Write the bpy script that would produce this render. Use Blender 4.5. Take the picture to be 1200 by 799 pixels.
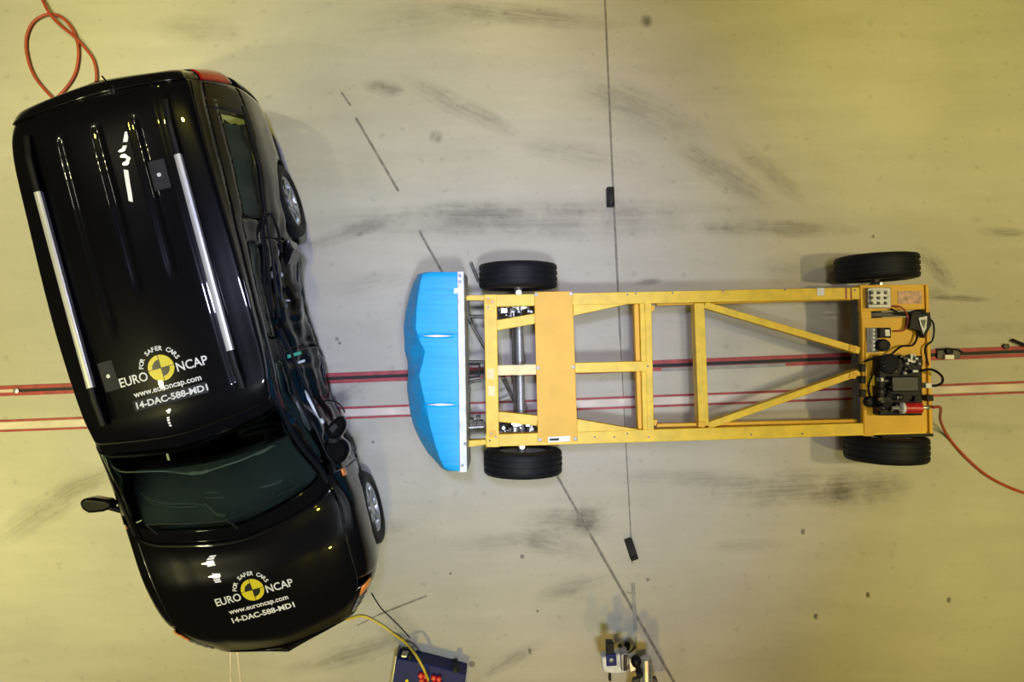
import bpy, bmesh, math, random
from mathutils import Vector, Matrix, noise
from mathutils.bvhtree import BVHTree
random.seed(7)
for o in list(bpy.data.objects): bpy.data.objects.remove(o)
SC = bpy.context.scene; COL = SC.collection
# ------------------------------------------------------------------ camera, world, light, exposure
CH = 6.5; FP = 873.0
cam = bpy.data.cameras.new('camera'); co = bpy.data.objects.new('camera', cam); COL.objects.link(co)
co.location = (0, 0, CH); cam.lens = FP / 1200 * 36; cam.sensor_width = 36; cam.clip_end = 60
SC.camera = co
w = bpy.data.worlds.new('hall'); SC.world = w; w.use_nodes = True
w.node_tree.nodes['Background'].inputs[0].default_value = (0.8, 0.85, 1, 1)
w.node_tree.nodes['Background'].inputs[1].default_value = 0.022
SC.view_settings.view_transform = 'Standard'; SC.view_settings.look = 'None'
SC.view_settings.gamma = 1; SC.view_settings.use_curve_mapping = False
SC.view_settings.exposure = 0.0
def area(name, loc, size, power, color, target=None, spread=180):
    l = bpy.data.lights.new(name, 'AREA'); l.shape = 'RECTANGLE'; l.size, l.size_y = size
    l.energy = power; l.color = color; l.spread = math.radians(spread)
    o = bpy.data.objects.new(name, l); COL.objects.link(o); o.location = loc
    if target is not None:
        d = Vector(target) - Vector(loc); o.rotation_euler = d.to_track_quat('-Z', 'Y').to_euler()
    return o
def spot(name, loc, target, power, color, angle, radius=.3, blend=1.0):
    l = bpy.data.lights.new(name, 'SPOT'); l.energy = power; l.color = color
    l.spot_size = math.radians(angle); l.spot_blend = blend; l.shadow_soft_size = radius
    o = bpy.data.objects.new(name, l); COL.objects.link(o); o.location = loc
    o.rotation_euler = (Vector(target) - Vector(loc)).to_track_quat('-Z', 'Y').to_euler()
WARM = (1.0, 0.83, 0.27); COOL = (0.80, 0.88, 1.0)
# a row of small hall lamps on the left (their rectangles mirror in the black paint)
for i, y in enumerate((-5.4, -4.7, -4.0, -3.4, -2.2, -1.85, 2.6, 3.2, 3.8)):
    area('row_lamp', (-5.35, y, 8.0), (.18, .46), 12, (1, .95, .8))
# warm hall lamps round the edge, a cool bank over the crash point
spot('left_hall_lamp', (-5.4, 3.1, 8), (-4.6, 3.2, 0), 1404, (1.00, 0.91, 0.48), 52, .13)
spot('left_hall_lamp', (-5.4, -1.9, 8), (-4.8, 0, 0), 2250, (1.00, 0.92, 0.34), 52, .13)
spot('left_hall_lamp', (-5.4, -3.7, 8), (-4.6, -3.2, 0), 1850, (1.00, 0.90, 0.38), 52, .13)
spot('right_hall_lamp', (6.2, 3.3, 8), (4.7, 2.85, 0), 1644, (1.00, 0.86, 0.25), 48, .14)
spot('right_hall_lamp', (6.2, 0.0, 8), (4.7, 0.0, 0), 1192, (1.00, 0.83, 0.38), 48, .14)
spot('right_hall_lamp', (6.2, -3.3, 8), (4.7, -2.85, 0), 1452, (1.00, 0.88, 0.23), 48, .14)
spot('top_hall_lamp', (-2.2, 5.0, 8), (-1.8, 3.4, 0), 1384, (1.00, 0.91, 0.14), 46, .12)
spot('top_hall_lamp', (1.4, 5.2, 8), (1.6, 3.6, 0), 1255, (1.00, 0.80, 0.20), 46, .12)
spot('bottom_hall_lamp', (-1.2, -5.2, 8), (-.8, -3.7, 0), 1015, (1.00, 0.78, 0.08), 46, .12)
spot('bottom_hall_lamp', (2.2, -5.2, 8), (2.0, -3.6, 0), 477, (1.00, 0.55, 0.2), 46, .12)
spot('crash_bank', (-.45, 1.4, 9), (-.9, .9, 0), 1800, (0.64, 0.66, 1.00), 44, .4)
spot('crash_bank', (.5, -1.6, 9), (-.2, -1.1, 0), 1606, (0.90, 0.98, 1.00), 44, .4)
spot('crash_bank', (1.6, .3, 9), (1.2, .2, 0), 770, (1.00, 0.95, 0.78), 40, .4)
def P(x, y, z=0.0):
    k = (CH - z) / FP
    return Vector(((x - 600) * k, (399.5 - y) * k, z))
# ------------------------------------------------------------------ materials
def mat(name, col, rough=.5, metal=0, **kw):
    m = bpy.data.materials.new(name); m.use_nodes = True
    nt = m.node_tree; b = nt.nodes['Principled BSDF']
    b.inputs['Base Color'].default_value = (*col, 1); b.inputs['Roughness'].default_value = rough
    b.inputs['Metallic'].default_value = metal
    for k, v in kw.items():
        if k in ('vary', 'scale', 'bump', 'stretch'): continue
        b.inputs[k.replace('_', ' ')].default_value = v
    vary = kw.get('vary', .15); sc = kw.get('scale', 9)
    tc = nt.nodes.new('ShaderNodeTexCoord'); mp = nt.nodes.new('ShaderNodeMapping')
    mp.inputs['Scale'].default_value = kw.get('stretch', (1, 1, 1))
    n = nt.nodes.new('ShaderNodeTexNoise'); n.inputs['Scale'].default_value = sc; n.inputs['Detail'].default_value = 5
    nt.links.new(tc.outputs['Object'], mp.inputs[0]); nt.links.new(mp.outputs[0], n.inputs['Vector'])
    r = nt.nodes.new('ShaderNodeMapRange'); r.inputs['From Min'].default_value = .3; r.inputs['From Max'].default_value = .7
    r.inputs['To Min'].default_value = 1 - vary; r.inputs['To Max'].default_value = 1 + vary
    nt.links.new(n.outputs['Fac'], r.inputs['Value'])
    mx = nt.nodes.new('ShaderNodeVectorMath'); mx.operation = 'SCALE'; mx.inputs[0].default_value = col
    nt.links.new(r.outputs[0], mx.inputs['Scale']); nt.links.new(mx.outputs[0], b.inputs['Base Color'])
    if kw.get('bump'):
        bp = nt.nodes.new('ShaderNodeBump'); bp.inputs['Strength'].default_value = kw['bump']; bp.inputs['Distance'].default_value = .01
        nt.links.new(n.outputs['Fac'], bp.inputs['Height']); nt.links.new(bp.outputs[0], b.inputs['Normal'])
    return m
M = {}
M['paint'] = mat('black_paint', (.004, .004, .005), .30, 0, Specular_IOR_Level=.06, Coat_Weight=1.0, Coat_Roughness=.015, Coat_IOR=1.34, vary=.1)
M['plastic'] = mat('black_plastic', (.007, .007, .009), .5, Specular_IOR_Level=.2)
M['satin'] = mat('satin_black', (.012, .013, .016), .4, Specular_IOR_Level=.3)
M['matte'] = mat('grey_matte', (.018, .018, .02), .8, Specular_IOR_Level=.2)
M['rubber'] = mat('tyre_rubber', (.007, .008, .011), .6, Specular_IOR_Level=.25, scale=30, vary=.25)
M['silver'] = mat('silver_rail', (.66, .66, .64), .38, .35, vary=.04)
M['alloy'] = mat('alloy', (.55, .57, .6), .35, .8)
M['steel'] = mat('dull_steel', (.30, .31, .33), .45, .6, scale=25)
M['dark_steel'] = mat('dark_steel', (.075, .07, .062), .55, .4, scale=25, vary=.4)
M['white'] = mat('white_print', (.82, .82, .8), .5, vary=.03)
M['logo_yellow'] = mat('logo_yellow', (.80, .66, .02), .4, vary=.03)
M['logo_black'] = mat('logo_black', (.008, .008, .008), .4)
M['label_grey'] = mat('label_grey', (.022, .022, .024), .75)
M['yellow'] = mat('trolley_yellow', (.84, .55, .018), .45, 0, scale=12, vary=.13)
M['orange'] = mat('trolley_orange', (.80, .44, .012), .5, 0, scale=5, vary=.07)
M['lit_worn'] = mat('lit_worn_yellow', (.86, .72, .36), .5, scale=14, vary=.12)  # paler yellow: light painted onto the front centre beam, and worn spots
M['blue'] = mat('blue_sheet', (.006, .42, .90), .5, 0, scale=3, stretch=(1, 14, 6), vary=.10, bump=.25)
M['white_metal'] = mat('white_plate', (.60, .64, .68), .45, .1, scale=16, vary=.25)
M['red'] = mat('red_line', (.33, .035, .045), .55, scale=14, vary=.3)
M['strip'] = mat('pale_strip', (.62, .54, .50), .5, scale=5, vary=.15)
M['slot'] = mat('dark_slot', (.012, .010, .012), .7)
M['red_cable'] = mat('red_cable', (.38, .055, .02), .45)
M['yellow_cable'] = mat('yellow_cable', (.65, .50, .04), .45)
M['tail_red'] = mat('red_lens', (.36, .006, .010), .15, 0, Coat_Weight=.8)
M['amber'] = mat('amber_lens', (.85, .28, .06), .2, 0, Coat_Weight=.6)
M['lens'] = mat('clear_lens', (.45, .46, .48), .12, .5, Coat_Weight=1.0)
M['navy'] = mat('navy_case', (.010, .018, .12), .5, Specular_IOR_Level=.2)
M['red_part'] = mat('red_part', (.60, .02, .03), .35)
M['bag'] = mat('airbag_fabric', (.13, .15, .14), .85, scale=6)
M['trim'] = mat('grey_trim', (.045, .055, .055), .7, scale=5)
M['cream'] = mat('cream_trim', (.14, .16, .14), .6)
M['line_pale'] = mat('pale_line', (.30, .32, .24), .5)
M['green'] = mat('green_tape', (.03, .35, .22), .5)
M['joint'] = mat('joint_steel', (.20, .19, .17), .7, 0, scale=20, vary=.35)
M['tape'] = mat('pale_tape', (.30, .30, .29), .7)
M['wreck'] = mat('torn_steel', (.008, .012, .024), .25, 0, Coat_Weight=.7, scale=20, vary=.4)
g = bpy.data.materials.new('tinted_glass'); g.use_nodes = True; gb = g.node_tree.nodes['Principled BSDF']
gb.inputs['Base Color'].default_value = (.62, .72, .70, 1); gb.inputs['Roughness'].default_value = .02
gb.inputs['Transmission Weight'].default_value = 1.0; gb.inputs['IOR'].default_value = 1.12
M['glass'] = g
def floor_material():
    m = bpy.data.materials.new('concrete_floor'); m.use_nodes = True; nt = m.node_tree
    N = nt.nodes.new; L = nt.links.new; b = nt.nodes['Principled BSDF']
    tc = N('ShaderNodeTexCoord')
    def mth(op, a, bb=None):
        n = N('ShaderNodeMath'); n.operation = op
        for i, v in enumerate((a, bb)):
            if v is None: continue
            if isinstance(v, (int, float)): n.inputs[i].default_value = v
            else: L(v, n.inputs[i])
        return n.outputs[0]
    def nz(vec, scale, detail=5, rough=.55):
        n = N('ShaderNodeTexNoise'); n.inputs['Scale'].default_value = scale; n.inputs['Detail'].default_value = detail
        n.inputs['Roughness'].default_value = rough; L(vec, n.inputs['Vector']); return n.outputs['Fac']
    def rng(v, a, bb, c, d):
        n = N('ShaderNodeMapRange'); n.inputs[1].default_value = a; n.inputs[2].default_value = bb
        n.inputs[3].default_value = c; n.inputs[4].default_value = d; L(v, n.inputs[0]); return n.outputs[0]
    base = rng(nz(tc.outputs['Object'], .7), .3, .7, -.09, .06)
    mp = N('ShaderNodeMapping'); mp.inputs['Scale'].default_value = (.5, 3.2, 1); mp.inputs['Rotation'].default_value = (0, 0, -.1)
    L(tc.outputs['Object'], mp.inputs[0])
    st = rng(nz(mp.outputs[0], 1.5, 8, .65), .35, .7, .04, -.075)
    fine = rng(nz(tc.outputs['Object'], 30, 3), .3, .7, -.015, .015)
    speck = rng(nz(tc.outputs['Object'], 11, 2, .4), .66, .74, 0, -.13)
    tot = mth('ADD', mth('ADD', base, st), mth('ADD', fine, speck))
    blot = nz(tc.outputs['Object'], 3.4, 7, .68)
    # scuffs and one painted wheel shadow: (px, py, half length px, half width px, angle deg in the picture, strength, streak frequency)
    sc = [(620, 258, 300, 22, -1, .17, 5), (400, 275, 90, 9, -17, .16, 6), (440, 330, 60, 12, -14, .09, 5), (555, 250, 70, 14, 4, .14, 4),
          (940, 572, 130, 20, -3, .22, 9), (1010, 575, 60, 20, -5, .20, 10), (900, 268, 110, 10, 1, .20, 8), (660, 612, 60, 16, 2, .20, 6),
          (690, 606, 26, 20, 0, .20, 2), (650, 640, 60, 14, 12, .16, 6), (672, 688, 50, 10, -16, .14, 5), (590, 635, 70, 9, -4, .08, 6),
          (745, 125, 90, 22, 22, .15, 6), (620, 18, 110, 12, 6, .20, 6), (540, 125, 80, 12, 26, .17, 6), (450, 103, 26, 9, 8, .28, 2),
          (511, 160, 9, 8, 0, .22, 1), (850, 205, 75, 16, 32, .17, 7), (900, 200, 60, 12, 40, .17, 7), (50, 600, 80, 16, -32, .15, 7),
          (110, 560, 60, 14, -22, .12, 6), (1095, 312, 34, 10, 48, .22, 4), (1128, 350, 34, 4, 2, .28, 5), (1092, 345, 22, 8, 0, .16, 7),
          (1180, 272, 40, 6, 2, .18, 6), (1165, 385, 60, 8, 0, .12, 8), (415, 765, 90, 12, -16, .20, 5), (470, 742, 40, 20, 55, .14, 4),
          (600, 772, 55, 8, -30, .17, 4), (757, 25, 9, 7, 0, .35, 1), (800, 560, 90, 10, 0, .12, 9), (925, 320, 40, 24, 0, .12, 3),  # last entry here paints the shadow left of the upper rear wheel
          (500, 22, 90, 20, -6, .10, 5), (230, 35, 60, 16, 4, .10, 4), (880, 640, 50, 8, 0, .10, 7), (680, 180, 90, 14, 8, .10, 6),
          (390, 470, 60, 14, -28, .10, 5), (430, 620, 60, 9, -6, .12, 7), (1150, 500, 50, 6, 4, .09, 7), (760, 330, 18, 4, -6, .25, 4)]
    for (px, py, hl, hw, ang, s, fq) in sc:
        c = P(px, py); a = math.radians(-ang)
        m1 = N('ShaderNodeMapping'); m1.vector_type = 'TEXTURE'
        m1.inputs['Location'].default_value = (c.x, c.y, 0); m1.inputs['Rotation'].default_value = (0, 0, a)
        m1.inputs['Scale'].default_value = (hl / 120, hw * 1.35 / 134.3, 1)
        L(tc.outputs['Object'], m1.inputs[0])
        gr = N('ShaderNodeTexGradient'); gr.gradient_type = 'SPHERICAL'; L(m1.outputs[0], gr.inputs[0])
        m2 = N('ShaderNodeMapping'); m2.inputs['Scale'].default_value = (.9, fq * .45, 1)
        m2.inputs['Location'].default_value = (px * .37, py * .11, 0); L(m1.outputs[0], m2.inputs[0])
        n = rng(nz(m2.outputs[0], 1.7, 6, .7), .36, .66, .0, 1)
        e = rng(mth('ADD', gr.outputs['Fac'], mth('MULTIPLY', mth('SUBTRACT', blot, .5), mth('MULTIPLY', gr.outputs['Fac'], 3.6))), .06, .75, 0, 1)
        tot = mth('SUBTRACT', tot, mth('MULTIPLY', mth('MULTIPLY', mth('ADD', mth('MULTIPLY', n, .65), .35), e), s * 2.3))
    v = mth('ADD', tot, 1.0)
    cm = N('ShaderNodeVectorMath'); cm.operation = 'SCALE'; cm.inputs[0].default_value = (.475, .455, .405); L(v, cm.inputs['Scale'])
    L(cm.outputs[0], b.inputs['Base Color']); b.inputs['Roughness'].default_value = .62
    b.inputs['Specular IOR Level'].default_value = .25
    return m
M['floor'] = floor_material()
# ------------------------------------------------------------------ helpers
def cr(pts, n=8):
    """Catmull-Rom through points"""
    pts = [Vector(p) for p in pts]; out = []
    for i in range(len(pts) - 1):
        p1, p2 = pts[i], pts[i + 1]; p0 = pts[i - 1] if i else p1 * 2 - p2; p3 = pts[i + 2] if i + 2 < len(pts) else p2 * 2 - p1
        for k in range(n):
            t = k / n
            out.append(.5 * ((2 * p1) + (p2 - p0) * t + (2 * p0 - 5 * p1 + 4 * p2 - p3) * t * t + (3 * p1 - p0 - 3 * p2 + p3) * t ** 3))
    out.append(pts[-1]); return out
def obj(name, bm, m, parent=None, smooth=True, bevel=0, solid=0):
    me = bpy.data.meshes.new(name); bmesh.ops.recalc_face_normals(bm, faces=bm.faces) if not solid else None
    bm.to_mesh(me); bm.free()
    if smooth:
        me.shade_smooth()
        try: me.set_sharp_from_angle(angle=math.radians(38))
        except Exception: pass
    me.materials.append(M[m] if isinstance(m, str) else m)
    o = bpy.data.objects.new(name, me); COL.objects.link(o)
    if parent is not None: o.parent = parent
    if solid:
        s = o.modifiers.new('thickness', 'SOLIDIFY'); s.thickness = solid; s.offset = -1
    if bevel:
        s = o.modifiers.new('bevel', 'BEVEL'); s.width = bevel; s.segments = 2; s.limit_method = 'ANGLE'
    return o
def tag(o, label=None, cat=None, group=None, kind=None):
    if label: o['label'] = label
    if cat: o['category'] = cat
    if group: o['group'] = group
    if kind: o['kind'] = kind
    return o
def empty(name, loc, label, cat, group=None, rz=0):
    o = bpy.data.objects.new(name, None); COL.objects.link(o); o.location = loc; o.rotation_euler = (0, 0, rz)
    o.empty_display_size = .1
    return tag(o, label, cat, group)
def box(bm, x0, x1, y0, y1, z0, z1):
    v = [bm.verts.new((x, y, z)) for z in (z0, z1) for (x, y) in ((x0, y0), (x1, y0), (x1, y1), (x0, y1))]
    for f in ((0, 3, 2, 1), (4, 5, 6, 7), (0, 1, 5, 4), (1, 2, 6, 5), (2, 3, 7, 6), (3, 0, 4, 7)): bm.faces.new([v[i] for i in f])
def prism(bm, poly, z0, z1):
    a = [bm.verts.new((p[0], p[1], z0)) for p in poly]; b = [bm.verts.new((p[0], p[1], z1)) for p in poly]
    n = len(poly); bm.faces.new(a[::-1]); bm.faces.new(b)
    for i in range(n): bm.faces.new((a[i], a[(i + 1) % n], b[(i + 1) % n], b[i]))
def tube(bm, pts, r, n=8, rr=None):
    rings = []; pts = [Vector(p) for p in pts]
    for i, p in enumerate(pts):
        d = (pts[min(i + 1, len(pts) - 1)] - pts[max(i - 1, 0)]).normalized()
        up = Vector((0, 0, 1)) if abs(d.z) < .9 else Vector((1, 0, 0))
        s = d.cross(up).normalized(); u = s.cross(d); q = rr[i] if rr else r
        rings.append([bm.verts.new(p + (s * math.cos(t) + u * math.sin(t)) * q) for t in [2 * math.pi * k / n for k in range(n)]])
    for a, b in zip(rings, rings[1:]):
        for k in range(n): bm.faces.new((a[k], a[(k + 1) % n], b[(k + 1) % n], b[k]))
    bm.faces.new(rings[0][::-1]); bm.faces.new(rings[-1])
def lathe(bm, prof, n=32, axis='Y', c=(0, 0, 0), close=True):
    c = Vector(c); rings = []
    for r, h in prof:
        ring = []
        for k in range(n):
            t = 2 * math.pi * k / n; x, y = r * math.cos(t), r * math.sin(t)
            p = {'Y': (x, h, y), 'Z': (x, y, h), 'X': (h, x, y)}[axis]; ring.append(bm.verts.new(c + Vector(p)))
        rings.append(ring)
    for a, b in zip(rings, rings[1:]):
        for k in range(n): bm.faces.new((a[k], a[(k + 1) % n], b[(k + 1) % n], b[k]))
    if close: bm.faces.new(rings[0]); bm.faces.new(rings[-1][::-1])
def beam(name, p0, p1, wpx, z0, z1, m, par, off, w1=None, bevel=.004):
    """a bar between two picture points on the height z1, width in px"""
    a, b = P(*p0, z1) - off, P(*p1, z1) - off; k = (CH - z1) / FP; hw = wpx * k / 2; hw1 = (w1 or wpx) * k / 2
    d = (b - a); d.z = 0; d.normalize(); s = Vector((-d.y, d.x, 0))
    bm = bmesh.new(); prism(bm, [a + s * hw, a - s * hw, b - s * hw1, b + s * hw1], z0, z1)
    return obj(name, bm, m, par, bevel=bevel)
def poly(name, pts, z0, z1, m, par, off, bevel=.003, smooth=True):
    bm = bmesh.new(); prism(bm, [P(x, y, z1) - off for x, y in pts], z0, z1)
    return obj(name, bm, m, par, bevel=bevel, smooth=smooth)
# ------------------------------------------------------------------ floor
bm = bmesh.new(); box(bm, -13, 13, -10, 10, -.3, 0)
floor = tag(obj('floor', bm, 'floor', smooth=False), kind='structure')
def shell(name, x0, x1, y0, y1, z0, z1, m):
    bm = bmesh.new(); box(bm, x0, x1, y0, y1, z0, z1); tag(obj(name, bm, m, smooth=False), kind='structure')
M['wall'] = mat('hall_wall', (.20, .19, .15), .8, scale=1.5, vary=.06); M['roof_dark'] = mat('hall_ceiling', (.012, .012, .013), .9)
shell('wall_left', -13.3, -13, -10, 10, -.3, 10, 'wall'); shell('wall_right', 13, 13.3, -10, 10, -.3, 10, 'wall')
shell('wall_back', -13.3, 13.3, 10, 10.3, -.3, 10, 'wall'); shell('wall_front', -13.3, 13.3, -10.3, -10, -.3, 10, 'wall')
shell('ceiling', -13.3, 13.3, -10.3, 10.3, 10, 10.3, 'roof_dark')
def strip(name, p0, p1, wpx, m, par=floor, z=.002, z0=-.01):
    a, b = P(*p0), P(*p1); d = (b - a).normalized(); s = Vector((-d.y, d.x, 0)) * (wpx / 134.3 / 2)
    bm = bmesh.new(); prism(bm, [a + s, a - s, b - s, b + s], z0, z); return obj(name, bm, m, par, smooth=False)
for a, b, wd in (((400, 108), (411, 124), 2.6), ((417, 138), (467, 224), 3.0), ((491, 270), (556, 387), 3.0), ((556, 387), (690, 623), 3.0), ((691, 625), (800, 817), 3.4)):
    strip('floor_joint', a, b, wd, 'joint')
for a, b, wd in (((708.5, -10), (717, 190), 2.0), ((717, 190), (727, 400), 2.2), ((727, 400), (741, 660), 1.0), ((444, 720), (500, 698), 1.8), ((418, 733), (444, 720), 1.0)):
    strip('floor_joint', a, b, wd + .4, 'joint', z=.0035)
strip('floor_tape', (741.5, 683), (744.5, 738), 4.5, 'tape', z=.005); strip('floor_tape', (745, 745), (745.5, 765), 2.5, 'tape', z=.005)
strip('floor_tape', (734, 694), (745, 696), 1.5, 'tape', z=.006)
for x, y in ((956, 722), (1017, 697), (941, 623), (621, 763), (1112, 703)):
    bm = bmesh.new(); c = P(x, y); box(bm, c.x - .014, c.x + .014, c.y - .022, c.y + .022, -.01, .006)
    lathe(bm, [(.008, .006), (.008, .012), (.004, .014)], 8, 'Z', (c.x, c.y, 0)); obj('anchor_plate', bm, 'joint', floor)
for x, y, r in ((553, 778, .028), (395, 397, .016), (398, 402, .014), (424, 602, .018), (437, 518, .013), (528, 672, .012), (612, 652, .02), (759, 679, .015), (630, 716, .012), (1023, 277, .014)):
    bm = bmesh.new(); c = P(x, y); lathe(bm, [(r, -.01), (r, .002), (r * .8, .004)], 12, 'Z', (c.x, c.y, 0)); obj('floor_plug', bm, 'joint', floor)
# ------------------------------------------------------------------ guide rails in the floor
r1 = empty('guide_rail', P(600, 435), 'dark slotted guide rail with red edges, the upper of the two crossing the floor', 'rail')
def rs(name, p0, p1, wpx, m, root, z=.004):
    o = strip(name, p0, p1, wpx, m, None, z); o.parent = root; o.matrix_parent_inverse = Matrix.Translation(-root.location); return o
def rail1y(x): return 458.3 - 46.8 * x / 1200
rs('slot', (-20, rail1y(-20)), (1220, rail1y(1220)), 4.2, 'slot', r1, .003)
rs('red_edge', (-20, rail1y(-20) - 3.9), (1220, rail1y(1220) - 4.2), 4.4, 'red', r1, .010)
rs('red_edge', (-20, rail1y(-20) + 3.9), (1220, rail1y(1220) + 4.6), 4.2, 'red', r1, .010)
rs('rail_insert', (775, rail1y(775) + 5), (920, rail1y(920) + 5), 4.2, 'tape', r1, .014)
rs('rail_insert', (-20, rail1y(-20)), (22, rail1y(22)), 4, 'strip', r1, .008)
bm = bmesh.new(); c = P(20, 457.6); lathe(bm, [(.022, .004), (.024, .02), (.01, .024)], 12, 'Z', (c.x, c.y, 0))
o = obj('rail_bolt', bm, 'alloy', r1); o.matrix_parent_inverse = Matrix.Translation(-r1.location)
r2 = empty('guide_rail', P(600, 476), 'pale steel guide rail between two thin red lines, the lower of the two', 'rail')
rs('pale_strip', (-20, 499.8), (1220, 452.5), 8, 'strip', r2, .004)
rs('red_edge', (-20, 494), (1220, 446.8), 2.6, 'red', r2, .006)
rs('red_edge', (-20, 505.8), (1220, 458.8), 2.6, 'red', r2, .006)
# ------------------------------------------------------------------ the car
CAR = empty('car', (0, 0, 0), 'black estate car with silver roof bars and a crushed side, standing beside the yellow trolley', 'car', rz=math.radians(15))
HL = Vector((math.cos(math.radians(15)), math.sin(math.radians(15)), 0)); CAR.location = HL * -2.312
def row(a, *bz): return [(a, b, z) for b, z in bz]
NET = [
 [(-2.50, .58, .28), (-2.58, .62, .40), (-2.60, .62, .62), (-2.56, .60, .92), (-2.49, .54, 1.16), (-2.45, .42, 1.30), (-2.47, 0, 1.35)],
 [(-2.38, .74, .24), (-2.42, .80, .38), (-2.44, .82, .62), (-2.42, .79, .95), (-2.38, .65, 1.24), (-2.36, .51, 1.40), (-2.38, 0, 1.455)],
 row(-2.12, (.76, .22), (.84, .36), (.862, .65), (.84, .95), (.675, 1.35), (.55, 1.475), (0, 1.525)),
 row(-1.6, (.77, .20), (.85, .34), (.866, .65), (.845, .95), (.68, 1.385), (.56, 1.49), (0, 1.54)),
 row(-.9, (.77, .20), (.84, .34), (.862, .65), (.845, .94), (.69, 1.39), (.57, 1.485), (0, 1.54)),
 row(-.32, (.77, .20), (.84, .34), (.862, .65), (.845, .93), (.68, 1.37), (.56, 1.455), (0, 1.51)),
 [(.02, .77, .20), (.02, .84, .34), (.02, .862, .65), (.02, .845, .93), (-.04, .67, 1.31), (.00, .55, 1.40), (.07, 0, 1.445)],
 [(.70, .77, .20), (.70, .84, .34), (.70, .866, .65), (.70, .85, .90), (.64, .775, .975), (.74, .58, 1.0), (.85, 0, 1.01)],
 [(1.12, .77, .22), (1.12, .84, .36), (1.12, .866, .65), (1.12, .845, .86), (1.13, .755, .925), (1.17, .54, .955), (1.22, 0, .97)],
 [(1.42, .70, .24), (1.44, .78, .38), (1.46, .81, .60), (1.46, .79, .75), (1.50, .71, .81), (1.56, .50, .84), (1.63, 0, .86)],
 [(1.62, .52, .22), (1.69, .56, .35), (1.73, .58, .50), (1.75, .56, .61), (1.77, .50, .65), (1.80, .36, .67), (1.84, 0, .69)],
]
NR = len(NET)
def crv(p0, p1, p2, p3, t):
    return .5 * ((2 * p1) + (p2 - p0) * t + (2 * p0 - 5 * p1 + 4 * p2 - p3) * t * t + (3 * p1 - p0 - 3 * p2 + p3) * t ** 3)
NV = [[Vector(p) for p in r] for r in NET]
def ctrl(i, k):
    i2 = min(max(i, 0), NR - 1)
    if k == 7: q = NV[i2][5]; return Vector((q.x, -q.y, q.z))
    if k < 0: return NV[i2][0] * 2 - NV[i2][1]
    return NV[i2][k]
def S(u, t):
    i = min(int(max(u, 0)), NR - 2); fu = u - i; k = min(int(t), 5); ft = t - k
    col = []
    for kk in (k - 1, k, k + 1, k + 2):
        p = [ctrl(i + d, kk) for d in (-1, 0, 1, 2)]
        if i == 0: p[0] = p[1] * 2 - p[2]
        if i == NR - 2: p[3] = p[2] * 2 - p[1]
        col.append(crv(*p, fu))
    return crv(*col, ft)
def uof(a, t):
    lo, hi = 0.0, NR - 1.0
    for _ in range(22):
        m = (lo + hi) / 2
        if S(m, t).x < a: lo = m
        else: hi = m
    return lo
def interp(x, ks):
    if x <= ks[0][0]: return ks[0][1]
    for (x0, y0), (x1, y1) in zip(ks, ks[1:]):
        if x <= x1:
            t = (x - x0) / (x1 - x0); t = t * t * (3 - 2 * t); return y0 + (y1 - y0) * t
    return ks[-1][1]
IA = [(-1.75, 0), (-1.45, .04), (-1.2, .13), (-.85, .20), (-.5, .21), (-.1, .19), (.3, .12), (.6, .05), (.9, 0)]
GZ = [(.2, .55), (.5, .62), (.75, .85), (.93, 1.0), (1.15, .60), (1.36, .15), (1.45, 0)]
def deform(p, rough=1.0):
    a, b, z = p
    if b > .3:
        i = interp(a, IA) * interp(z, GZ) * min(1, (b - .3) / .3)
        n = noise.noise(Vector((a * 5, z * 6, 1.3))) * .035 + noise.noise(Vector((a * 14, z * 3, 4.1))) * .016
        fold = .014 * math.sin(z * 34 + 5 * noise.noise(Vector((a * 2.5, z, 0))))
        if z > .95: n *= .25; fold = 0
        k = interp(a, IA) / .21
        b = b - i + (n + fold) * k * rough * min(1, (b - .3) / .3)
        a = a + .03 * k * noise.noise(Vector((a * 6, z * 6, 9)))
    return Vector((b, -a, z))       # car-local: X = car's left, Y = rearwards, Z up
def patch(name, fn, ni, nj, m, par=CAR, lift=0, solid=.012, rough=1.0, label=None):
    """fn(i, j) in 0..1 -> (a, b, z) on the outer skin"""
    P3 = [[fn(i / ni, j / nj) for j in range(nj + 1)] for i in range(ni + 1)]
    g = [[deform(p, rough) for p in r] for r in P3]
    ctr = Vector((0, .3, .6))
    if lift:
        g2 = [[None] * (nj + 1) for _ in range(ni + 1)]
        for i in range(ni + 1):
            for j in range(nj + 1):
                du = g[min(i + 1, ni)][j] - g[max(i - 1, 0)][j]; dv = g[i][min(j + 1, nj)] - g[i][max(j - 1, 0)]
                n = du.cross(dv)
                if n.length > 0: n.normalize()
                c2 = Vector((0, max(min(g[i][j].y, 1.9), -1.2), .6))
                if n.dot(g[i][j] - c2) < 0: n = -n
                g2[i][j] = g[i][j] + n * lift
        g = g2
    bm = bmesh.new(); V = [[bm.verts.new(p) for p in r] for r in g]
    for i in range(ni):
        for j in range(nj): bm.faces.new((V[i][j], V[i + 1][j], V[i + 1][j + 1], V[i][j + 1]))
    bm.normal_update(); s = 0
    for f in bm.faces:
        c = f.calc_center_median(); c2 = Vector((0, max(min(c.y, 1.9), -1.2), .6)); s += f.normal.dot(c - c2) * f.calc_area()
    if s < 0: bmesh.ops.reverse_faces(bm, faces=bm.faces)
    o = obj(name, bm, m, par, solid=solid)
    if label: o['label'] = label
    return o
def across(t0):                     # j in 0..1 -> (t, sign)
    def f(j):
        w = 2 * j - 1; return t0 + (6 - t0) * (1 - abs(w)), (1 if w >= 0 else -1)
    return f
def mir(p, s): return (p[0], p[1] * s, p[2])
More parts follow.
